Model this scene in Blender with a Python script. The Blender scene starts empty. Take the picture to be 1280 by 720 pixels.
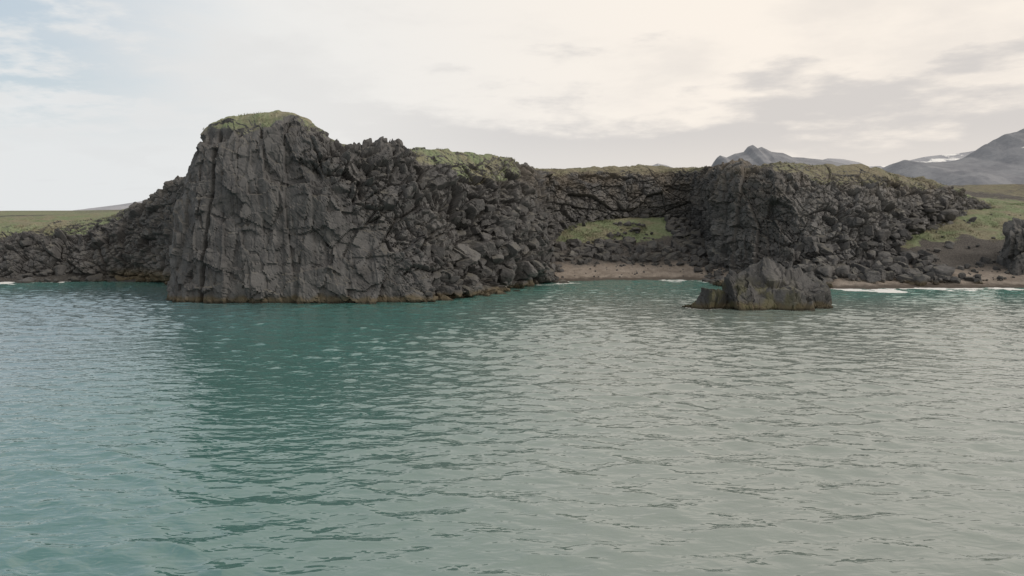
import bpy, bmesh, math, random
import numpy as np
from mathutils import Vector
random.seed(7); RNG=np.random.default_rng(11)
sc=bpy.context.scene
sc.view_settings.view_transform='Standard'; sc.view_settings.look='None'; sc.view_settings.exposure=0

# ---------------------------------------------------------------- noise
def _h(ix,iy,iz,seed):
    h=(ix.astype(np.uint32)*np.uint32(374761393)+iy.astype(np.uint32)*np.uint32(668265263)
       +iz.astype(np.uint32)*np.uint32(2246822519)+np.uint32((seed*3266489917)&0xffffffff))
    h=(h^(h>>np.uint32(13)))*np.uint32(1274126177)
    h=(h^(h>>np.uint32(15)))*np.uint32(2654435761)
    return h^(h>>np.uint32(16))
def _f(h): return (h&np.uint32(0xffffff)).astype(np.float32)/np.float32(16777216)
def _re(h,k):
    h=(h+np.uint32(k*40503+17))*np.uint32(2246822519); h=(h^(h>>np.uint32(13)))*np.uint32(3266489917)
    return h^(h>>np.uint32(16))
def vnoise(P,seed=0):
    P=P.astype(np.float32); c=np.floor(P).astype(np.int64); f=P-c; f=f*f*(3-2*f); out=0
    for dx in (0,1):
        for dy in (0,1):
            for dz in (0,1):
                w=(f[:,0] if dx else 1-f[:,0])*(f[:,1] if dy else 1-f[:,1])*(f[:,2] if dz else 1-f[:,2])
                out=out+w*_f(_h(c[:,0]+dx,c[:,1]+dy,c[:,2]+dz,seed))
    return out*2-1
def fbm(P,o=4,seed=0):
    s=0;a=1.0;t=0
    for i in range(o):
        s=s+a*vnoise(P*(2.03**i)+i*7.3,seed+i); t+=a; a*=.5
    return s/t
def worley(P,seed=0):
    P=P.astype(np.float32); c=np.floor(P).astype(np.int64)
    n=len(P); F1=np.full(n,9.,np.float32); F2=np.full(n,9.,np.float32); ID=np.zeros(n,np.uint32); FT=np.zeros((n,3),np.float32)
    for dx in (-1,0,1):
        for dy in (-1,0,1):
            for dz in (-1,0,1):
                h=_h(c[:,0]+dx,c[:,1]+dy,c[:,2]+dz,seed)
                q=np.stack([c[:,0]+dx+_f(_re(h,1)),c[:,1]+dy+_f(_re(h,2)),c[:,2]+dz+_f(_re(h,3))],1).astype(np.float32)
                d=np.sqrt(((P-q)**2).sum(1)); m=d<F1
                F2=np.where(m,F1,np.minimum(F2,d)); F1=np.where(m,d,F1); ID=np.where(m,h,ID); FT[m]=q[m]
    return F1,F2,ID,FT
def sst(a,b,x):
    t=np.clip((x-a)/(b-a),0,1); return t*t*(3-2*t)
def facets(P,size,seed,crack=.1,tilt=1.0,cd=.6,zt=1.0):
    Q=P/np.array(size,np.float32); F1,F2,ID,FT=worley(Q,seed)
    r=_f(_re(ID,5))-.5; T=(np.stack([_f(_re(ID,6)),_f(_re(ID,7)),_f(_re(ID,8))],1)-.5)*np.array([1,1,zt])
    return r+tilt*(T*(Q-FT)).sum(1)*1.4-cd*(1-sst(0,crack,F2-F1))

# ---------------------------------------------------------------- mesh helper
def mk_mesh(name,V,F,smooth=False,attrs=None):
    V=np.asarray(V,np.float32); F=np.asarray(F,np.int32); k=F.shape[1]
    me=bpy.data.meshes.new(name)
    me.vertices.add(len(V)); me.vertices.foreach_set('co',V.ravel())
    me.loops.add(F.size); me.loops.foreach_set('vertex_index',F.ravel())
    me.polygons.add(len(F)); me.polygons.foreach_set('loop_start',np.arange(0,F.size,k,dtype=np.int32))
    me.polygons.foreach_set('use_smooth',np.full(len(F),smooth,dtype=bool))
    for a,v in (attrs or {}).items():
        at=me.attributes.new(a,'FLOAT','POINT'); at.data.foreach_set('value',np.asarray(v,np.float32))
    me.update(calc_edges=True); me.validate()
    return me
def add(name,me,mat,**kw):
    o=bpy.data.objects.new(name,me); bpy.context.collection.objects.link(o)
    if mat and not me.materials: me.materials.append(mat)
    for k,v in kw.items(): o[k]=v
    return o
def gridF(nr,nc):
    i=np.arange(nr*nc).reshape(nr,nc)
    return np.stack([i[:-1,:-1].ravel(),i[:-1,1:].ravel(),i[1:,1:].ravel(),i[1:,:-1].ravel()],1)

# ---------------------------------------------------------------- materials
class NT:
    def __init__(s,tree): s.t=tree; s.n=tree.nodes; s.l=tree.links
    def new(s,typ,ins=None,**kw):
        n=s.n.new(typ)
        for k,v in kw.items(): setattr(n,k,v)
        for k,v in (ins or {}).items():
            if hasattr(v,'links'): s.l.new(v,n.inputs[k])
            else: n.inputs[k].default_value=v
        return n
    def math(s,op,a,b=0.0,c=0.0,clamp=False):
        return s.new('ShaderNodeMath',{0:a,1:b,2:c},operation=op,use_clamp=clamp).outputs[0]
    def mix(s,f,a,b,bt='MIX'):
        n=s.new('ShaderNodeMix',data_type='RGBA',blend_type=bt)
        for i,v in ((0,f),(6,a),(7,b)):
            if hasattr(v,'links'): s.l.new(v,n.inputs[i])
            else: n.inputs[i].default_value=v if i==0 else (tuple(v)+(1,) if len(v)==3 else v)
        return n.outputs[2]
    def ss(s,x,a,b): return s.new('ShaderNodeMapRange',{0:x,1:a,2:b,3:0.0,4:1.0},interpolation_type='SMOOTHSTEP').outputs[0]
    def noise(s,vec,scale,det=6,rough=.55,dist=0.0):
        return s.new('ShaderNodeTexNoise',{'Vector':vec,'Scale':scale,'Detail':det,'Roughness':rough,'Distortion':dist}).outputs[0]
    def scale(s,vec,v): return s.new('ShaderNodeVectorMath',{0:vec,1:v},operation='MULTIPLY').outputs[0]
def newmat(name):
    m=bpy.data.materials.new(name); m.use_nodes=True; m.node_tree.nodes.clear(); return m,NT(m.node_tree)
def finish(t,col,rough,normal=None,spec=.3):
    ins={'Base Color':col,'Roughness':rough,'Specular IOR Level':spec}
    if normal is not None: ins['Normal']=normal
    b=t.new('ShaderNodeBsdfPrincipled',ins); o=t.new('ShaderNodeOutputMaterial'); t.l.new(b.outputs[0],o.inputs[0]); return b

def grasscol(t,pos):
    s=t.new('ShaderNodeSeparateXYZ',{0:pos}).outputs
    g=t.noise(pos,.2,5,.6); g2=t.noise(pos,2.2,5,.75)
    c=t.mix(t.ss(g,.4,.6),(0.205,0.187,0.125),(0.155,0.19,0.102))
    c=t.mix(t.ss(g2,.5,.72),c,(0.28,0.272,0.19))
    # wind-dried turf on the high plateau rim beside the cove
    dry=t.math('MULTIPLY',t.ss(s[2],12.5,15.0),t.ss(s[1],112.0,122.0))
    c=t.mix(t.math('MULTIPLY',dry,.75),c,(0.165,0.143,0.098))
    return t.mix(t.ss(g2,.48,.3),c,(0.085,0.088,0.055))
def rock_material(name,k=.92,algae=False):
    m,t=newmat(name)
    geo=t.new('ShaderNodeNewGeometry'); pos=geo.outputs['Position']; nrm=geo.outputs['Normal']
    sp=t.new('ShaderNodeSeparateXYZ',{0:pos}); sn=t.new('ShaderNodeSeparateXYZ',{0:nrm})
    big=t.noise(pos,.13,4,.6); mid=t.noise(pos,.9,6,.65); fine=t.noise(pos,6.0,5,.7)
    K=lambda a:tuple(x*k for x in a)
    c=t.mix(t.ss(mid,.3,.7),K((0.070,0.069,0.071)),K((0.138,0.134,0.132)))
    c=t.mix(t.math('MULTIPLY',t.ss(big,.42,.66),.55),c,K((0.19,0.181,0.174)))
    c=t.mix(t.math('MULTIPLY',t.ss(fine,.38,.75),.4),c,K((0.24,0.231,0.221)))
    st=t.noise(t.scale(pos,(.9,.9,.14)),1.0,5,.6)
    c=t.mix(t.math('MULTIPLY',t.ss(st,.48,.66),.55),c,K((0.052,0.050,0.050)))
    li=t.math('MULTIPLY',t.ss(sn.outputs[2],.35,.85),t.ss(t.noise(pos,.5,4,.65),.42,.6))
    c=t.mix(t.math('MULTIPLY',li,.45),c,K((0.165,0.155,0.118)))
    oi=t.new('ShaderNodeObjectInfo').outputs['Random']
    oi=t.math('MULTIPLY_ADD',oi,.3,.8)
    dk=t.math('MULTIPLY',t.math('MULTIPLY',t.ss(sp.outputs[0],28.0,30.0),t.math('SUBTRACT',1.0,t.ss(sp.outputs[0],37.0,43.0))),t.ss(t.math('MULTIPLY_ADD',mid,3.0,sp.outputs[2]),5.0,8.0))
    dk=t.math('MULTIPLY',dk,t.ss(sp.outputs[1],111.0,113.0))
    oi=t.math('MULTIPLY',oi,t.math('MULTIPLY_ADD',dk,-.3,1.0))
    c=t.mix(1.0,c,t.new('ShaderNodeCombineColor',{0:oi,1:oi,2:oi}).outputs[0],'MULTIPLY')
    br=t.math('MULTIPLY',t.ss(sp.outputs[2],9.0,17.5),t.ss(t.noise(pos,.3,4),.36,.6))
    br=t.math('MULTIPLY',br,t.ss(sp.outputs[1],100.0,128.0))
    c=t.mix(t.math('MULTIPLY',br,.7),c,(0.15,0.123,0.092))
    zz=t.math('MULTIPLY_ADD',t.noise(pos,.6,4),-1.4,sp.outputs[2])
    al=t.math('SUBTRACT',1.0,t.ss(zz,-.35,.25)); al=t.math('MULTIPLY',al,t.math('SUBTRACT',1.0,t.ss(sp.outputs[1],108.0,112.0)))
    oc=t.math('MULTIPLY',t.math('SUBTRACT',1.0,t.ss(sp.outputs[2],.8,2.4)),t.math('SUBTRACT',1.0,t.ss(t.math('ABSOLUTE',t.math('ADD',sp.outputs[0],51.0)),5.0,10.0)))
    al=t.math('MAXIMUM',al,t.math('MULTIPLY',oc,t.ss(sp.outputs[1],100.0,104.0)))
    c=t.mix(t.math('MULTIPLY',al,.75),c,(0.11,0.085,0.045))
    if algae:
        a2=t.math('MULTIPLY',t.ss(t.noise(t.scale(pos,(1,1,.5)),.7,5,.65),.44,.6),t.math('SUBTRACT',1.0,t.ss(sp.outputs[2],1.8,3.8)))
        a2=t.math('MULTIPLY',a2,t.math('SUBTRACT',1.0,t.ss(sp.outputs[0],27.0,31.0)))
        c=t.mix(t.math('MULTIPLY',a2,.65),c,(0.11,0.104,0.05))
    wet=t.math('SUBTRACT',1.0,t.ss(sp.outputs[2],.05,.35))
    c=t.mix(t.math('MULTIPLY',wet,.75),c,(0.025,0.022,0.015))
    gr=t.new('ShaderNodeAttribute',attribute_name='grass').outputs['Fac']
    gf=t.math('ADD',gr,t.math('MULTIPLY_ADD',t.noise(pos,.7,6,.78),2.0,-1.1))
    gf=t.math('MULTIPLY',t.ss(gf,.42,.7),t.ss(sn.outputs[2],.15,.5))
    gf=t.math('MULTIPLY',gf,t.math('GREATER_THAN',gr,.05))
    c=t.mix(gf,c,grasscol(t,pos))
    h=t.math('ADD',t.math('MULTIPLY',mid,.35),t.math('MULTIPLY',fine,.3))
    b=t.new('ShaderNodeBump',{'Strength':.5,'Distance':.15,'Height':h}).outputs[0]
    finish(t,c,.82,b,.3); return m
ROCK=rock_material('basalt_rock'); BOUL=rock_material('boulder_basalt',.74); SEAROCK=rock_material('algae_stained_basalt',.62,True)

def ground_material():
    m,t=newmat('ground_cover')
    geo=t.new('ShaderNodeNewGeometry'); pos=geo.outputs['Position']; sp=t.new('ShaderNodeSeparateXYZ',{0:pos})
    n=t.noise(pos,.8,6,.6); f=t.noise(pos,7.0,4,.75)
    sand=t.mix(t.ss(n,.35,.65),(0.205,0.172,0.143),(0.29,0.25,0.213))
    sand=t.mix(t.ss(f,.55,.65),sand,(0.095,0.085,0.076))
    sand=t.mix(t.math('SUBTRACT',1.0,t.ss(t.math('MULTIPLY_ADD',n,.6,sp.outputs[2]),.45,.85)),sand,(0.09,0.075,0.063))
    grav=t.mix(t.ss(f,.4,.6),(0.045,0.042,0.04),(0.125,0.113,0.102))
    z=t.math('MULTIPLY_ADD',n,3.0,sp.outputs[2])
    lf=t.math('SUBTRACT',1.0,t.ss(sp.outputs[0],-42.0,-36.0))
    c=t.mix(t.ss(z,3.0,3.9),sand,grav)
    c=t.mix(lf,c,t.mix(t.ss(f,.4,.6),(0.035,0.033,0.032),(0.1,0.093,0.085)))
    gr=t.new('ShaderNodeAttribute',attribute_name='grass').outputs['Fac']
    gf=t.ss(t.math('ADD',gr,t.math('MULTIPLY_ADD',t.noise(pos,.5,7,.78),2.0,-1.0)),.38,.68)
    c=t.mix(gf,c,grasscol(t,pos))
    b=t.new('ShaderNodeBump',{'Strength':.9,'Distance':.3,'Height':t.math('ADD',n,t.math('MULTIPLY',f,.5))}).outputs[0]
    finish(t,c,.9,b,.2); return m
GROUND=ground_material()

# ---------------------------------------------------------------- RBF
class RBF:
    def __init__(s,pts):
        p=np.array(pts,float); s.p=p[:,:2]; n=len(p)
        K=np.linalg.norm(s.p[:,None]-s.p[None],axis=2); A=np.zeros((n+1,n+1)); A[:n,:n]=K; A[:n,n]=1; A[n,:n]=1
        s.w=np.linalg.solve(A,np.append(p[:,2],0))
    def __call__(s,x,y):
        x=np.asarray(x,float); o=np.full(x.shape,s.w[-1])
        for (a,b),w in zip(s.p,s.w[:-1]): o=o+w*np.sqrt((x-a)**2+(y-b)**2)
        return o
low=RBF([(-150,100,-3),(-110,110,-.6),(-73,114,0),(-60,116,0),(-50,113,-.6),(-46,106,-2.5),(-100,118,2.2),(-75,120,2.6),(-62,121,2.8),(-53,118,1.8),
 (-38,86,-4),(-20,85,-4),(-5,88,-3.5),(0,97,-2.5),(4,106,-1.4),(8,115,0),(14,117,0),(25,118,0),(31,115,0),(15,122,1.5),(25,122,1.6),
 (6,125,2.6),(8,130,4.9),(16,129,4.4),(25,130,4.5),(33,127,3.4),(20,137,7.8),(30,137,7.4),(11,135,7.4),(15,111,-1.2),(28,108,-1.2),(35,107,-.3),(36,113,1.6),
 (25,83,-4),(38,101,-1),(42,105.5,0.3),(55,105.5,0),(68,105,0),(85,104,0),(120,102,0),(44,110,1.8),(55,110,1.3),(70,111,1.9),(90,111,2.0),(120,110,2.2),
 (60,117,3.6),(72,116,3.6),(90,116,3.8),(60,123,6.0),(66,124,6.2),(75,122,6.0),(95,122,6.2),(78,132,9.2),(95,132,9.2),(120,132,9.5),(110,142,11),
 (60,98,-1.3),(90,96,-1.4),(0,60,-6),(60,60,-6),(-60,60,-6),(-200,60,-6),(200,60,-6),(0,0,-7),(200,150,11),(250,200,12),(-200,130,4),(300,-100,-8),(-300,-100,-8)])

# ---------------------------------------------------------------- cliff contour
# base x,y | top x,y,z | exponent | sheerness | grass amount | grass start | talus roughness
C=[(-125,113,-125,124,7.6,1.6,.0,1,.9,.6),
(-100,115,-101,126,7.4,1.6,.0,1,.9,.6),
(-84,115,-86,127,7.2,1.3,.1,1,.85,.9),
(-73,115.5,-77,126,7.7,1.2,.1,1,.85,.9),
(-61,116.5,-64,126,9.2,1.1,.1,.8,.88,1),
(-52,113.5,-55,122,11.6,1.0,.2,.2,.95,1.),
(-46,107,-48,114,14.2,1.0,.3,.1,1,1.),
(-41,98,-38.8,103,16.3,.9,.6,.2,1,.7),
(-39,91,-35.0,95.5,18.2,1.05,.9,.6,.97,.25),
(-37.4,88.0,-33.8,91.3,20.0,1.05,1,.9,.955,.2),
(-32,87.2,-30.0,91.5,20.8,.8,1,1,.945,.2),
(-26,87.3,-25.0,91.5,21.0,.65,1,1,.95,.2),
(-20.5,87.0,-21.8,91.5,19.4,.85,1,.7,.98,.25),
(-14.5,87.4,-19.2,93,17.9,1.25,1,.2,.98,.35),
(-9,88.7,-15.6,95.5,17.7,1.5,.7,.15,.98,.9),
(-5,93,-12,100.5,17.5,1.6,.1,.8,.87,1),
(0,102,-5.5,109,17.9,1.6,.0,1.0,.83,1),
(5,112,.0,119,17.4,1.5,.0,.7,.9,1),
(5.0,122,2.5,129,16.9,1.3,.0,.6,.92,1),
(8.5,136,7,142,17.6,.9,.2,.9,.9,.7),
(22,142.5,22,148.5,18.5,.8,.3,1,.88,.6),
(31,141,33,147.5,18.0,.8,.3,.9,.9,.6),
(32.0,131,34.5,136,17.2,.5,.9,.5,.98,.5),
(31.8,120,33.8,124.0,16.9,.45,.95,.4,.98,.4),
(37.5,113.5,41.0,120.5,17.0,.9,.7,.8,.93,.7),
(45,111,49,123,17.0,1.45,.0,1.0,.84,.85),
(54,114.5,57,127,16.9,1.4,.0,1.05,.82,.85),
(63,124,65,133,15.9,1.2,.1,1,.82,.8),
(72,131,74,139,15.0,1.1,.1,.9,.8,.7),
(80,137,83,144,12.7,1.2,.0,1,.8,.6),
(90,141,93,147,11.0,1.2,.0,1,.8,.6),
(105,146,107,151,10.8,1.4,.0,1,.8,.5),
(130,149,131,154,11.2,1.5,.0,1,.8,.5)]
C=np.array(C,float)
def catmull(C,n):
    P=np.vstack([2*C[0]-C[1],C,2*C[-1]-C[-2]]); out=[]
    for i in range(1,len(P)-2):
        t=np.linspace(0,1,n,endpoint=False)[:,None]; a,b,c,d=P[i-1],P[i],P[i+1],P[i+2]
        out.append(.5*((2*b)+(-a+c)*t+(2*a-5*b+4*c-d)*t*t+(-a+3*b-3*c+d)*t**3))
    out.append(P[-2][None]); return np.vstack(out)
D=catmull(C,60)
mid=(D[:,:2]+D[:,2:4])/2
L=np.concatenate([[0],np.cumsum(np.linalg.norm(np.diff(mid,axis=0),axis=1))])
STEP=.125
NC=int(L[-1]/STEP); S=np.linspace(0,L[-1],NC)
D=np.stack([np.interp(S,L,D[:,k]) for k in range(D.shape[1])],1)
NF=170; NE=34; NR=NF+NE
th=np.linspace(0,math.pi/2,300)
X=np.zeros((NC,NR));Y=X.copy();Z=X.copy();ZF=X.copy()
gz=low(D[:,0],D[:,1])
tan=np.gradient(D[:,2:4],axis=0); k=np.ones(41)/41
tan=np.stack([np.convolve(np.pad(tan[:,i],20,mode='edge'),k,'valid') for i in (0,1)],1)
inl=np.stack([-tan[:,1],tan[:,0]],1); inl/=np.linalg.norm(inl,axis=1)[:,None]+1e-9
for c in range(NC):
    bx,by,tx,ty,tz,e=D[c,:6]; e=max(e,.35); zb=gz[c]-1.6
    h=1-np.cos(th)**e; v=np.sin(th)**e
    h[-1]=1;v[0]=0
    px=np.hypot(tx-bx,ty-by)*h; pz=(tz-zb)*v
    l=np.concatenate([[0],np.cumsum(np.hypot(np.diff(px),np.diff(pz)))]); q=np.linspace(0,l[-1],NF)
    hh=np.interp(q,l,h); vv=np.interp(q,l,v)
    d=np.linspace(0,5.5,NE+1)[1:]
    X[c]=np.concatenate([bx+(tx-bx)*hh, tx+inl[c,0]*d]); Y[c]=np.concatenate([by+(ty-by)*hh, ty+inl[c,1]*d])
    Z[c]=np.concatenate([zb+(tz-zb)*vv, tz+.22*d-.11*d*d]); ZF[c]=np.concatenate([vv,np.ones(NE)])
P=np.stack([X,Y,Z],2)
du=np.gradient(P,axis=0); dv=np.gradient(P,axis=1); N=np.cross(du,dv)
def blur(A,r,ax):
    k=np.ones(2*r+1)/(2*r+1); pad=[(0,0)]*A.ndim; pad[ax]=(r,r)
    return np.apply_along_axis(lambda m:np.convolve(m,k,'valid'),ax,np.pad(A,pad,mode='edge'))
for i in range(2): N=blur(N,10,0); N=blur(N,8,1)
N/=np.linalg.norm(N,axis=2)[:,:,None]+1e-9
Pf=P.reshape(-1,3).astype(np.float32); Nf=N.reshape(-1,3)
sheer=np.repeat(np.clip(D[:,6],0,1),NR); gw=np.repeat(np.clip(D[:,7],0,1.1),NR); gs=np.repeat(D[:,8],NR); tal=np.repeat(np.clip(D[:,9],0,1.2),NR)
zf=ZF.ravel(); X0=Pf[:,0]; Z0=Pf[:,2]; front=(Pf[:,1]<99)
brk=sst(-25,-19,X0+fbm(Pf*.2,3,12)*4)*sst(-2,2.5,Z0-(13-(X0+21)*1.05)+fbm(Pf*.25,3,13)*4)*front
sheer=sheer*(1-brk*.95); tal=np.maximum(tal,brk*.95)
grass=gw*sst(-.04,.03,zf-gs+fbm(Pf*.25,3,5)*.09)
warp=np.stack([fbm(Pf*.1,2,31),fbm(Pf*.1,2,32),fbm(Pf*.1,2,33)],1)*.8
Q=Pf+warp; Qs=Pf+warp*.2
lowf=fbm(Pf*np.array([.11,.11,.05]),3,40)
col=facets(Qs,(3.1,3.1,26.0),3,.04,1.4,.15,.15)
colm=facets(Qs,(1.5,1.5,7.0),43,.06,1.4,.2,.3)
col2=facets(Qs,(.9,.9,1.8),4,.08,1.3,.2,.8)
slab=facets(Qs,(5.0,5.0,4.6),5,.02,1.6,.0)
slab2=facets(Qs,(2.1,2.1,1.9),15,.035,1.6,.12)
bL=facets(Q,(4.2,4.2,3.2),16,.06,1.5)
bl=facets(Pf,(2.1,2.1,1.6),6,.08,1.6)
bs=facets(Pf,(.95,.95,.8),7,.1,1.5)
bt=facets(Pf,(.42,.42,.38),8,.12,1.0)
strat=facets(Q,(7,7,1.5),17,.05,.7,.4)
lowslab=sst(-23,-19,X0)*(1-sst(-8,-5,X0))*front
d_sh=(.52-.4*lowslab)*col+(.28-.16*lowslab)*colm+.14*col2+(.42+.35*lowslab)*slab+(.33+.1*lowslab)*slab2+.05*bs
cove=np.maximum(sst(124,134,Pf[:,1])*(X0<40),.9*(X0>40)*sst(9,12,Z0+2*fbm(Pf*.2,2,19)))
cove=np.maximum(cove,.5*(X0<-45))
d_ta=1.25*bL+.85*bl*(1-.55*cove)+.38*bs+.1*bt+cove*strat*.9
disp=(.7+1.4*(1-sheer))*lowf+sheer*d_sh+(1-sheer)*d_ta*(.5+.5*tal)
wall=(X0>28)*(X0<44)*(Pf[:,1]>105)
disp+=wall*sheer*(.5*col+.3*slab2+.2*bs)
for gx,wd,dep,sl in ((-33.6,.2,.7,.08),):
    disp-=dep*np.exp(-((X0-gx-sl*(Z0-8)+warp[:,0]*.9+.25*fbm(Pf*.6,2,18))/wd)**2)*front
disp*=1-.8*grass*sst(.8,.96,zf)
ext=np.tile(np.concatenate([np.zeros(NF),np.linspace(0,1,NE)]),NC)
disp*=1-.6*ext
V=Pf+Nf*disp[:,None]
V[:,2]+=grass*.4*fbm(Pf*.6,3,90)
V3=V.reshape(NC,NR,3); G2=grass.reshape(NC,NR)
def colx(i): return int(np.argmin(((D[:,:2]-C[i,:2])**2).sum(1)))
segs=[(0,7,'shore_cliff','low ragged dark lava cliff capped with thin grass'),
      (7,17,'headland','massive dark basalt headland with sheer columnar face and grassy cap'),
      (17,22,'cove_cliff','brown weathered lava cliff behind the sand cove'),
      (22,32,'rocky_headland','lower blocky lava headland with dry grass on top')]
for a,b,nm,lb in segs:
    ca,cb=(0 if a==0 else colx(a)),colx(b)+1
    v=V3[ca:cb].reshape(-1,3)
    me=mk_mesh(nm,v,gridF(cb-ca,NR)[:,::-1],False,{'grass':G2[ca:cb].ravel()})
    add(nm,me,ROCK,kind='structure',label=lb,category='cliff')

# ---------------------------------------------------------------- terrain sheet
def axis(a,b,st,lo,hi,g=1.13):
    m=list(np.arange(a,b,st)); s=st;x=a;l=[]
    while x>lo: s*=g; x-=s; l.append(x)
    s=st;x=m[-1];r=[]
    while x<hi: s*=g; x+=s; r.append(x)
    return np.array(l[::-1]+m+r)
poly=D[:-6:12,2:4]; poly=np.vstack([poly,D[-1:,2:4],[[6500,170],[6500,6500],[-6500,6500],[-6500,140]]])
def signed(x,y):
    ins=np.zeros(x.shape,bool); dm=np.full(x.shape,1e9); n=len(poly)
    for i in range(n):
        ax,ay=poly[i]; bx,by=poly[(i+1)%n]
        cond=((ay>y)!=(by>y)); xi=(bx-ax)*(y-ay)/((by-ay) if by!=ay else 1e-9)+ax
        ins^=cond&(x<xi)
        dx,dy=bx-ax,by-ay; t=np.clip(((x-ax)*dx+(y-ay)*dy)/(dx*dx+dy*dy+1e-9),0,1)
        dm=np.minimum(dm,np.hypot(x-ax-t*dx,y-ay-t*dy))
    return np.where(ins,dm,-dm)
hi=RBF([(c[2],c[3],c[4]) for c in C]+[(-28,96,20.3),(-30,104,18.5),(-15,108,17.8),(0,135,18),(0,160,18.3),(24,165,19.0),(50,150,18),(52,132,17.8),(75,155,15.2),(95,170,14.0),
 (-60,150,10.3),(-80,160,9.0),(-120,170,9.0),(-60,260,9.6),(-150,300,9.3),(0,260,18),(80,260,17),(130,220,18),(200,260,18),(300,500,20),(-300,500,9),(0,600,18),(-2000,2000,8),(2000,2000,22),(0,4000,12),(4000,4000,12),(-4000,4000,8)])
ax_=axis(-118,125,.45,-6000,6000); ay_=axis(98,172,.45,-3000,6000,1.09)
GX,GY=np.meshgrid(ax_,ay_); gx=GX.ravel(); gy=GY.ravel()
sd=signed(gx,gy); w=sst(.8,3.2,sd)
P2=np.stack([gx,gy,np.zeros_like(gx)],1)
rgh=sst(55,62,gx)*sst(114,120,gy)
zo=np.clip(low(gx,gy),-8,14)+.22*fbm(P2*.4,4,60)*(gy>90)+rgh*.7*fbm(P2*.22,3,66); zi=hi(gx,gy)+.8*fbm(P2*.08,4,61)+.25*fbm(P2*.5,3,62)
zi=zi+(gx<-45)*(1.0*fbm(P2*np.array([.05,.03,1]),4,67)+.35*fbm(P2*.25,3,69))
far=np.hypot(gx,gy-120); zi=np.where(far>300,np.clip(zi,6,24)+1.5*fbm(P2*.01,3,63),zi)
z=zo*(1-w)+(zi-.35)*w
gO=sst(4.4,6.2,zo+2.0*fbm(P2*.3,4,64))*(1-.8*sst(25,31,gx)*(1-sst(44,50,gx)))*.9
gA=np.where(w>.5,.7+.8*fbm(P2*.05,4,68),gO)
assert np.isfinite(z).all()
me=mk_mesh('ground',np.stack([gx,gy,z],1),gridF(len(ay_),len(ax_)),True,{'grass':gA})
add('ground',me,GROUND,kind='structure',label='dark sand cove, gravel shore and grassy lava plateau',category='ground')

# ---------------------------------------------------------------- boulders
def ico(sub):
    bm=bmesh.new(); bmesh.ops.create_icosphere(bm,subdivisions=sub,radius=1)
    v=np.array([x.co[:] for x in bm.verts]); f=np.array([[q.index for q in p.verts] for p in bm.faces]); bm.free(); return v,f
ICO={k:ico(k) for k in (2,3,4,5,6)}
def rockshape(sub,seed,sx=1,sy=1,sz=1,npl=12,noise=.03,boxy=True,fac=.0,dlo=.5):
    r=np.random.default_rng(seed); v,f=ICO[sub]
    n=r.normal(size=(npl,3)); n/=np.linalg.norm(n,axis=1)[:,None]; d=r.uniform(dlo,.98,npl)
    if boxy:
        ax=np.vstack([np.eye(3),-np.eye(3)])+r.normal(size=(6,3))*.16; ax/=np.linalg.norm(ax,axis=1)[:,None]
        n=np.vstack([n,ax]); d=np.append(d+.12,r.uniform(.6,.8,6))
    dt=v@n.T; R=np.where(dt>.05,d/np.maximum(dt,.05),9).min(1); R=np.minimum(R,1.35)
    o=v*R[:,None]; o*=(1+noise*fbm(o*3+seed,3,seed)[:,None]*2)
    if fac: o+=v*(fac*facets(o+seed*3.1,(.55,.55,.55),seed,.05,1.6,.3)+fac*.3*facets(o+seed,(.22,.22,.22),seed+1,.1,1.2,.4))[:,None]
    return o*np.array([sx,sy,sz]),f
def rot(a,b,c):
    ca,sa=math.cos(a),math.sin(a); cb,sb=math.cos(b),math.sin(b); cc,sc_=math.cos(c),math.sin(c)
    return np.array([[ca,-sa,0],[sa,ca,0],[0,0,1]])@np.array([[1,0,0],[0,cb,-sb],[0,sb,cb]])@np.array([[cc,0,sc_],[0,1,0],[-sc_,0,cc]])
BM=[];BIG=[]
for i in range(14):
    v,f=rockshape(4,100+i,1,1,RNG.uniform(.6,.95),6,.006,boxy=(i%2!=0),fac=.07,dlo=.42)
    BM.append(mk_mesh('boulder',v,f,False)); BM[-1].materials.append(BOUL)
for i in range(6):
    v,f=rockshape(6,160+i,1,1,RNG.uniform(.8,1.1),10,.01,boxy=True,fac=.22)
    BIG.append(mk_mesh('boulder',v,f,False)); BIG[-1].materials.append(BOUL)
LOWR=[rockshape(3,300+i,1,RNG.uniform(.7,1),RNG.uniform(.6,.95),6,.006,boxy=(i%2!=0),dlo=.42) for i in range(16)]
cand=[]
def zone(n,x0,x1,y0,y1,s0,s1,p=2.0,clump=None,zmin=-1.0,lift=0):
    k=0
    while k<n:
        x=RNG.uniform(x0,x1,n*3); y=RNG.uniform(y0,y1,n*3)
        if clump is not None:
            m=fbm(np.stack([x*.2,y*.2,x*0],1),3,77)>clump; x=x[m];y=y[m]
        zz=low(x,y); s=s0+(s1-s0)*RNG.random(len(x))**p
        for a,b,c_,d_ in zip(x,y,zz,s):
            if c_<zmin: continue
            cand.append((a,b,c_+d_*.1+lift*RNG.random(),d_)); k+=1
            if k>=n: break
zone(520,1,36,124.4,130.5,.2,1.25,3)
zone(45,6,28,122.5,124.8,.2,.7,2.5)
zone(60,3,26,130,138,.25,.9,2.5,.0)
zone(330,27,36,128,141,.25,1.1,2.5)
zone(150,28,36,112,125,.25,1.0,2.5)
zone(70,2,7.5,112,123,.3,1.0,2)
zone(640,36,60,106.5,117,.22,1.35,3,None,-.6,.6)
zone(140,28,42,104,116,.25,1.1,2.5,None,-.8)
zone(330,56,100,106.5,117,.1,.7,3.5,.0)
zone(110,60,100,114,119,.25,1.0,2.5,.05)
zone(60,60,100,118,134,.2,.8,2.5)
zone(70,-110,-45,114,121,.25,1.3,2.5)
zone(90,-80,-42,112.6,117,.2,1.1,3,None,-.5)
zone(60,9,34,117.5,124,.07,.3,2.5)
vf=V3[:, :NF]
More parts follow.
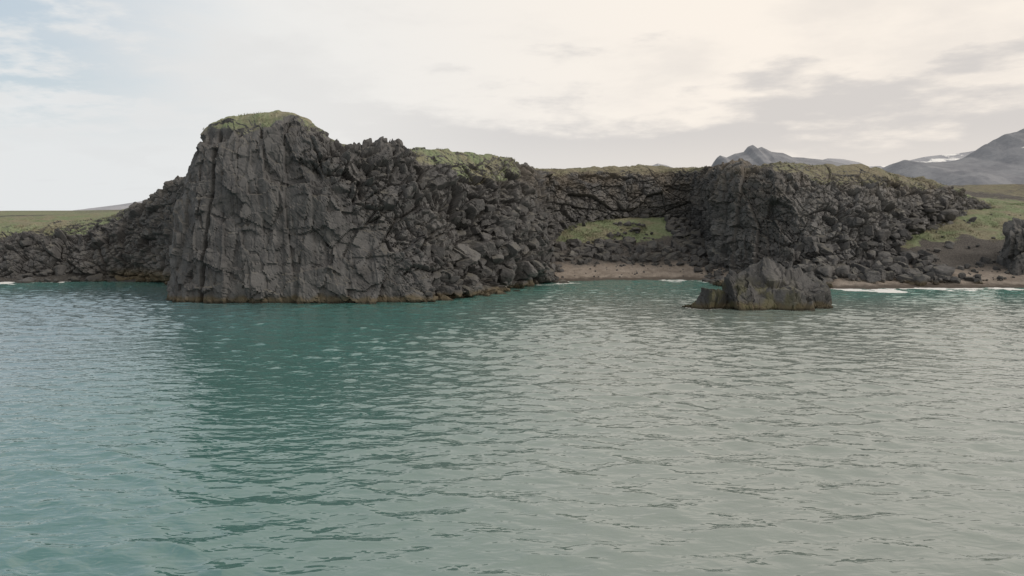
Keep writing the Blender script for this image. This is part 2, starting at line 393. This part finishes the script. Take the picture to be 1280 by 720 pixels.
def talus(n,i0,i1,h0,h1,s0,s1,p=2.2):
    a,b=colx(i0),colx(i1)
    for _ in range(n):
        c_=RNG.integers(a,b); r_=int(NF*(h0+(h1-h0)*RNG.random()**1.3))
        if G2[c_,min(r_,NF-1)]>.4 and RNG.random()<.9: continue
        q=vf[c_,min(r_,NF-1)]; s=s0+(s1-s0)*RNG.random()**p
        if q[2]<-.6: continue
        cand.append((q[0],q[1],q[2]-s*.1,s))
talus(560,15,18,.03,.65,.2,1.35,2.8)
talus(140,14,15,.03,.55,.25,1.0,2.5)
talus(40,13,15,.75,1,.3,.8)
talus(70,18,22,.02,.2,.35,1.1)
talus(330,25,28,.02,.45,.2,1.4,3)
talus(60,24,25,.02,.3,.3,1.2,2.5)
talus(40,3,6,.02,.9,.3,1.0,2.5)
talus(40,14,18,.9,1,.3,.7)
cand=np.array(cand)
bigs=[(73.0,112.5,4.4,4.6),(79,114.5,4.0,3.4),(40.0,108.3,1.4,2.1),(43.3,109.5,2.4,2.0),(46.5,108.6,1.2,1.4),(36,109.5,.8,1.5),(49.5,110.2,1.9,1.5),(32.5,109.5,.2,1.2),(39.5,105.6,.4,1.3),(38.5,111.2,3.4,1.8),(42.5,112.0,5.0,1.7),
 (30.5,106,.2,1.5),(34.0,104.8,.4,1.8),(36.6,103,.2,1.4),(28.6,108.5,.1,1.1),(32,103.2,-.1,.9)]
score=cand[:,3]/np.hypot(cand[:,0],cand[:,1]); order=np.argsort(-score)
vis=[i for i in order if abs(cand[i,0])/cand[i,1]<.66]
solo=vis[:280]; rest=list(set(range(len(cand)))-set(solo))
def place(x,y,z,s,big=False):
    me=BIG[RNG.integers(len(BIG))] if big else BM[RNG.integers(len(BM))]
    o=bpy.data.objects.new('boulder',me); bpy.context.collection.objects.link(o)
    o.location=(x,y,z); o.rotation_euler=(RNG.uniform(-.5,.5),RNG.uniform(-.5,.5),RNG.uniform(0,6.28)); o.scale=(s,s*RNG.uniform(.65,1.05),s*RNG.uniform(.7,1.15))
    o['category']='boulder'; o['group']='lava boulders tumbled along the shore'
    o['label']='large fractured lava boulder standing on the gravel shore' if big else 'angular dark grey lava boulder lying on the shore'
for b in bigs: place(*b,big=True)
for i in solo: place(*cand[i])
VV=[];FF=[];off=0
for i in rest:
    x,y,z,s=cand[i]; v,f=LOWR[RNG.integers(16)]
    VV.append(v@rot(RNG.uniform(0,6.28),RNG.uniform(-.6,.6),0).T*s+(x,y,z)); FF.append(f+off); off+=len(v)
add('rubble',mk_mesh('rubble',np.vstack(VV),np.vstack(FF)),BOUL,kind='stuff',label='loose dark lava rubble covering slopes and shore',category='rocks')

# ---------------------------------------------------------------- sea stack
VV=[];NN=[];FF=[];off=0
#      x    y    z   rx  ry  rz  tilt seed top boxy
parts=[(27.0,84.1,-.8,3.6,3.0,7.0,.22,1,5.3,0),(29.9,83.9,-.7,3.0,2.8,5.6,.3,5,4.3,0),(24.9,83.5,-.6,2.3,2.5,5.4,-.3,4,4.1,0),(31.7,83.8,-.7,1.8,2.1,4.2,.35,14,3.1,1),
       (20.5,82.9,-.6,1.8,1.5,3.3,-.3,6,2.5,1),(18.9,83.6,-.6,.7,.8,1.3,.3,7,.8,1),(28.6,81.7,-.8,2.6,1.3,3.4,.25,9,2.8,0),(25.6,81.9,-.7,1.7,1.1,3.2,-.15,12,2.5,0),(22.6,82.9,-.6,.9,1.0,1.6,-.2,10,1.1,1)]
for x,y,z_,a,b,c_,tl,sd_,tp,bx_ in parts:
    v,f=rockshape(6,580+sd_,a,b,c_,11 if not bx_ else 6,.004,boxy=bool(bx_),dlo=.6); v=v@rot(sd_*.35 if a<3 else .1,tl*.4,tl).T
    v[:,2]*=min(1.0,(tp-z_)/v[:,2].max())
    NN.append(v/np.linalg.norm(v,axis=1)[:,None]); v=v+np.array([x,y,z_])
    VV.append(v); FF.append(f+off); off+=len(v)
v=np.vstack(VV).astype(np.float32); nn=np.vstack(NN)
v=v+nn*(.42*facets(v,(1.9,1.9,2.5),21,.05,1.6,.35)+.16*facets(v,(.85,.85,1.0),22,.07,1.5,.45)+.03*facets(v,(.3,.3,.3),23,.1,1.2))[:,None]
add('sea_stack',mk_mesh('sea_stack',v,np.vstack(FF)),SEAROCK,label='low jagged basalt sea stack standing in teal water',category='rock')

# ---------------------------------------------------------------- grass tufts
pts=[]
def gz_(n,x0,x1,y0,y1,z0,z1):
    x=RNG.uniform(x0,x1,n);y=RNG.uniform(y0,y1,n);q=low(x,y); m=(q+2.0*fbm(np.stack([x*.3,y*.3,x*0],1),4,64)>z0)&(q<z1)&(fbm(np.stack([x*.2,y*.2,x*0],1),3,78)>-.1); pts.extend(zip(x[m],y[m],q[m]))
gz_(4000,5,29,129,142,5.4,9.5); gz_(5000,58,110,117,146,5.0,12)
m=np.argwhere((G2>.7)); m=m[RNG.integers(0,len(m),8000)]
q=V3[m[:,0],m[:,1]]; q=q[fbm(q*.4,3,79)>.14]
pts.extend([tuple(a) for a in q])
pts=np.array(pts); nb=7; n=len(pts)
base=np.repeat(pts,nb,0)+np.stack([RNG.normal(0,.2,n*nb),RNG.normal(0,.2,n*nb),np.zeros(n*nb)-.06],1)
ang=RNG.uniform(0,6.28,n*nb); hgt=RNG.uniform(.08,.3,n*nb); wd=RNG.uniform(.03,.06,n*nb)
dx=np.stack([np.cos(ang),np.sin(ang),ang*0],1)
tip=base+np.stack([RNG.normal(0,.12,n*nb),RNG.normal(0,.12,n*nb),hgt],1)
tv=np.stack([base-dx*wd[:,None],base+dx*wd[:,None],tip],1).reshape(-1,3)
gm,t=newmat('grass_blades'); pos=t.new('ShaderNodeNewGeometry').outputs['Position']; finish(t,grasscol(t,pos),.8,None,.2)
add('grass',mk_mesh('grass',tv,np.arange(len(tv)).reshape(-1,3)),gm,kind='stuff',label='short olive coastal grass tufts on ledges',category='grass')

# ---------------------------------------------------------------- sea
wx=axis(-78,84,.19,-5000,5000,1.15); wy=axis(17,124,.17,-3000,5000,1.15)
WX,WY=np.meshgrid(wx,wy); x=WX.ravel(); y=WY.ravel()
fade=sst(-110,-78,x)*(1-sst(84,115,x))*sst(5,17,y)*(1-sst(124,150,y))
R=np.random.default_rng(5); z=np.zeros_like(x); ox=np.zeros_like(x); oy=np.zeros_like(x)
pw=np.stack([x*.05,y*.05,x*0],1); wob=fbm(pw,3,71)*2.5; gust=.85+.9*fbm(pw*1.4,3,72)
for i in range(70):
    lam=.72*(3.8/.72)**(R.random()**1.1); a=math.radians(-98+R.normal()*31); kx,ky=math.cos(a)*2*math.pi/lam,math.sin(a)*2*math.pi/lam
    amp=.0034*lam**.85; ph=kx*x+ky*y+R.uniform(0,6.28)+wob*(3/lam)
    z+=amp*np.sin(ph); ox+=1.5*amp*math.cos(a)*np.cos(ph); oy+=1.5*amp*math.sin(a)*np.cos(ph)
z*=gust*fade
z*=1-.5*sst(88,116,y)
reg=(y>76)&(y<128)&(np.abs(x)<120)
zz=np.full_like(x,-5.); zz[reg]=low(x[reg],y[reg])
pn=np.stack([x*.16,y*.12,x*0],1); nf=fbm(pn,4,73); nb2=fbm(pn*2.6+9,4,74)
zs=zz-1.3*nf
foam=sst(-1.1,-.2,zs)*(1-sst(.25,.7,zz))*(.5+.4*sst(30,42,x)+.2*(1-sst(-66,-58,x)))*np.clip(.75+1.7*nb2,0,1.15)
foam=np.maximum(foam,(.66+.5*nb2)*np.exp(-(((x+69)/5)**2+((y-113.1)/1.1)**2)))
foam=np.maximum(foam,(.6+.5*nb2)*np.exp(-(((x-25)/4)**2+((y-116.5)/.8)**2)))
shal=sst(-4.6,-.6,zz)
bp=D[::10,:2]; idx=np.where(reg)[0]; dd=np.full(len(idx),99.)
for q in bp: dd=np.minimum(dd,np.hypot(x[idx]-q[0],y[idx]-q[1]))
dm=np.full(x.shape,9.); dm[idx]=dd
ds=np.full(x.shape,9.)
for p in parts: ds[idx]=np.minimum(ds[idx],np.hypot((x[idx]-p[0])/p[3],(y[idx]-p[1])/p[4]))
foam=np.maximum(foam,.2*(1-sst(.9,1.9,dm))); foam=np.maximum(foam,(.3+.4*(x<22))*(1-sst(.8,1.6,ds)))
me=mk_mesh('sea',np.stack([x+ox*fade,y+oy*fade,z],1),gridF(len(wy),len(wx)),True,{'foam':foam,'shallow':shal})
wm,t=newmat('sea_water'); pos=t.new('ShaderNodeNewGeometry').outputs['Position']; sp=t.new('ShaderNodeSeparateXYZ',{0:pos})
fo=t.new('ShaderNodeAttribute',attribute_name='foam').outputs['Fac']; sh=t.new('ShaderNodeAttribute',attribute_name='shallow').outputs['Fac']
patch=t.noise(pos,.03,3)
c=t.mix(t.ss(t.math('MULTIPLY_ADD',patch,20.0,sp.outputs[0]),-4.0,20.0),(0.056,0.148,0.134),(0.17,0.208,0.187))  # pale sky reflection painted into the water's body colour towards the right
c=t.mix(t.math('SUBTRACT',1.0,t.ss(t.math('MULTIPLY_ADD',patch,16.0,sp.outputs[0]),-34.0,-8.0)),c,(0.105,0.172,0.19))  # blue of the reflected sky painted into the body colour on the left
c=t.mix(t.math('MULTIPLY',sh,.75),c,(0.048,0.195,0.165))
fn=t.math('ADD',fo,t.math('MULTIPLY_ADD',t.noise(t.scale(pos,(.5,1.2,1)),1.3,7,.75),1.5,-.75))
ff=t.ss(fn,.5,.62); ff=t.math('MULTIPLY',ff,t.math('GREATER_THAN',fo,.02))
c=t.mix(ff,c,(0.7,0.7,0.68))
r1=t.noise(t.scale(pos,(.65,1.25,1)),1.6,2,.5,.4)
r2=t.noise(t.scale(pos,(.7,1.25,1)),3.6,1,.5,.2)
h=t.math('ADD',t.math('MULTIPLY',r1,.72),t.math('MULTIPLY',r2,.10))
b=t.new('ShaderNodeBump',{'Strength':1.0,'Distance':.1,'Height':h}).outputs[0]
bs_=finish(t,c,t.math('MULTIPLY_ADD',ff,.6,.03),b,.5); bs_.inputs['IOR'].default_value=1.82
add('sea',me,wm,kind='structure',label='calm rippled teal sea water',category='sea')

# ---------------------------------------------------------------- mountains
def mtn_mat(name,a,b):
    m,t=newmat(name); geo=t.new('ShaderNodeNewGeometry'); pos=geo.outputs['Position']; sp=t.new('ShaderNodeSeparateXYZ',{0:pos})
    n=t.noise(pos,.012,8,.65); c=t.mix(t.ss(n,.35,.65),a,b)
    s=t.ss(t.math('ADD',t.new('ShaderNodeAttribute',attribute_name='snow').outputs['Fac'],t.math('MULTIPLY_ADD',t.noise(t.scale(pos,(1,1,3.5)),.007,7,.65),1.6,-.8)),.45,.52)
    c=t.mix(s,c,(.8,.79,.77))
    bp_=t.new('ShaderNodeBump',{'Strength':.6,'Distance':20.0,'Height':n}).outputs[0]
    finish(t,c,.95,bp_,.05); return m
def mountain(name,prof,Yc,depth,mat,label,seed,rough,snowf=None):
    prof=np.array(prof,float); xs=np.linspace(prof[0,0],prof[-1,0],420); ys=np.linspace(-1,1,121)
    A,B=np.meshgrid(xs,ys); hp=np.interp(A,prof[:,0],prof[:,1])
    Pn=np.stack([A.ravel()*.004,(B.ravel()*depth)*.004,A.ravel()*0],1)
    rid=(1-np.abs(fbm(Pn,5,seed))*2).reshape(A.shape); rid2=fbm(Pn*3,4,seed+9).reshape(A.shape)
    fall=np.clip(1-np.abs(B)**1.1,0,1)
    Zm=hp*fall*(1+rough*(rid-.75)*(1-fall*.97))+hp*rough*.3*rid2*fall**.3*(.16+np.abs(B)*2)+8
    at={'snow':(snowf(A,B,Zm) if snowf else A*0-1).ravel()}
    add(name,mk_mesh(name,np.stack([A.ravel(),(Yc+B*depth).ravel(),Zm.ravel()],1),gridF(121,420),True,at),mat,kind='structure',label=label,category='mountain')
def pr(Yd,l): return [((a-640)/995*Yd,(265-b)/995*Yd+2) for a,b in l]
M1=mtn_mat('hazed_mountain_rock',(0.195,0.20,0.218),(0.255,0.26,0.276))  # lighter, bluer than bare rock: aerial haze is painted into the colour
M2=mtn_mat('hazed_far_mountain_rock',(0.30,0.305,0.33),(0.36,0.362,0.382))  # paler again, with more painted haze for the farther ranges
def px(Yd,x): return (x-640)/995*Yd
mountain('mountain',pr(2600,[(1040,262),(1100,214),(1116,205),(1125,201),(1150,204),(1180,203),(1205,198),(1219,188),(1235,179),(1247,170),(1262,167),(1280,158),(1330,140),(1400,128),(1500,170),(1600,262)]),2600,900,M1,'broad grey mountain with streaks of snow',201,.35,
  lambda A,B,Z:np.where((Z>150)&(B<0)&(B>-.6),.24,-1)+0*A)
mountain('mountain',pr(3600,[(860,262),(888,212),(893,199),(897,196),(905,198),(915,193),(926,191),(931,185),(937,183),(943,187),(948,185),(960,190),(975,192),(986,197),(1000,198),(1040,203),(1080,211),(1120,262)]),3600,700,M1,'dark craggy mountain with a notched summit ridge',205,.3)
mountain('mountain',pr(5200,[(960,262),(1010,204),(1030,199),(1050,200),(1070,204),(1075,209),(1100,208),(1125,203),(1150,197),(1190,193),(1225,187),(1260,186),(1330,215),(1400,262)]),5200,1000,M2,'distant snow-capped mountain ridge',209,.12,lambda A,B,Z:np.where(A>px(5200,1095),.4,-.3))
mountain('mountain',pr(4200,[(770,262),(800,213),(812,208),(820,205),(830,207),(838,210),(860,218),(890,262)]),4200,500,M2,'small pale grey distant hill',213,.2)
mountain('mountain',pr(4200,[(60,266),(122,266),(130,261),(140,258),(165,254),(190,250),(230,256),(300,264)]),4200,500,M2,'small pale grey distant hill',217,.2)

# ---------------------------------------------------------------- world / light
w=bpy.data.worlds.new('World'); sc.world=w; w.use_nodes=True; w.node_tree.nodes.clear(); t=NT(w.node_tree)
sky=t.new('ShaderNodeTexSky',sky_type='NISHITA'); sky.sun_disc=False; sky.sun_elevation=math.radians(34); sky.sun_rotation=math.radians(110); sky.air_density=1.2; sky.dust_density=2.0
tc=t.new('ShaderNodeTexCoord').outputs['Generated']; s=t.new('ShaderNodeSeparateXYZ',{0:tc}); dx_,dy_,dz_=s.outputs
dz_=t.math('MAXIMUM',dz_,0.0); inv=t.math('DIVIDE',1.0,t.math('ADD',dz_,.16))
cv=t.new('ShaderNodeCombineXYZ',{0:t.math('MULTIPLY',dx_,inv),1:t.math('MULTIPLY',dy_,inv),2:t.math('MULTIPLY',dz_,2.0)}).outputs[0]
n1=t.noise(cv,.9,6,.55,.3); n2=t.noise(cv,2.6,5,.6)
nn_=t.math('ADD',t.math('MULTIPLY',n1,.65),t.math('MULTIPLY',n2,.35))
warm=t.ss(t.math('ADD',dx_,t.math('MULTIPLY',dz_,.3)),-.5,.4)
brt=t.mix(warm,(0.80,0.82,0.825),(0.97,0.89,0.80))
gry=t.mix(warm,(0.68,0.685,0.69),(0.645,0.615,0.595))
n3=t.noise(t.new('ShaderNodeCombineXYZ',{0:t.math('MULTIPLY_ADD',dx_,3.2,5.2),1:t.math('MULTIPLY',dy_,1.0),2:t.math('MULTIPLY',dz_,12.0)}).outputs[0],1.9,7,.56)
bank=t.math('SUBTRACT',1.0,t.ss(t.math('ADD',dz_,t.math('MULTIPLY_ADD',n3,.4,-.2)),.085,.165))
bank=t.math('MULTIPLY',bank,t.math('MULTIPLY_ADD',t.ss(dx_,-.3,.05),.65,.25))
bank=t.math('MULTIPLY',bank,t.math('MULTIPLY_ADD',t.ss(dz_,.05,.1),.3,.7))
wis=t.math('MULTIPLY',t.ss(nn_,.44,.62),.34)
gf=t.math('MAXIMUM',bank,wis)
cc=t.mix(gf,brt,gry)
skyc=t.mix(1.0,sky.outputs[0],(.1,.1,.1),'MULTIPLY')
skyc=t.mix(.6,skyc,(0.58,0.68,0.77))
gap=t.math('MULTIPLY',t.math('SUBTRACT',1.0,t.ss(t.math('ADD',dx_,t.math('MULTIPLY',nn_,.5)),-.30,-.02)),t.ss(dz_,.06,.15))
gap=t.math('MULTIPLY',gap,t.math('SUBTRACT',1.0,t.ss(n2,.46,.62)))
cc=t.mix(t.math('MULTIPLY',gap,.8),cc,skyc)
bg=t.new('ShaderNodeBackground',{'Color':cc,'Strength':1.0}); o=t.new('ShaderNodeOutputWorld'); t.l.new(bg.outputs[0],o.inputs[0])
w.cycles.sampling_method='MANUAL'; w.cycles.sample_map_resolution=512
sl=bpy.data.lights.new('sun','SUN'); sl.energy=1.5; sl.angle=math.radians(12); sl.color=(1,.95,.89)
so=bpy.data.objects.new('sun',sl); bpy.context.collection.objects.link(so)
so.rotation_euler=Vector((-.78,.28,-.56)).to_track_quat('-Z','Y').to_euler()
cam=bpy.data.cameras.new('camera'); cam.lens=28; cam.sensor_width=36; cam.clip_end=20000; cam.clip_start=.1
co=bpy.data.objects.new('camera',cam); bpy.context.collection.objects.link(co); co.location=(0,0,10); co.rotation_euler=(math.radians(90-5.45),0,0)
sc.camera=co
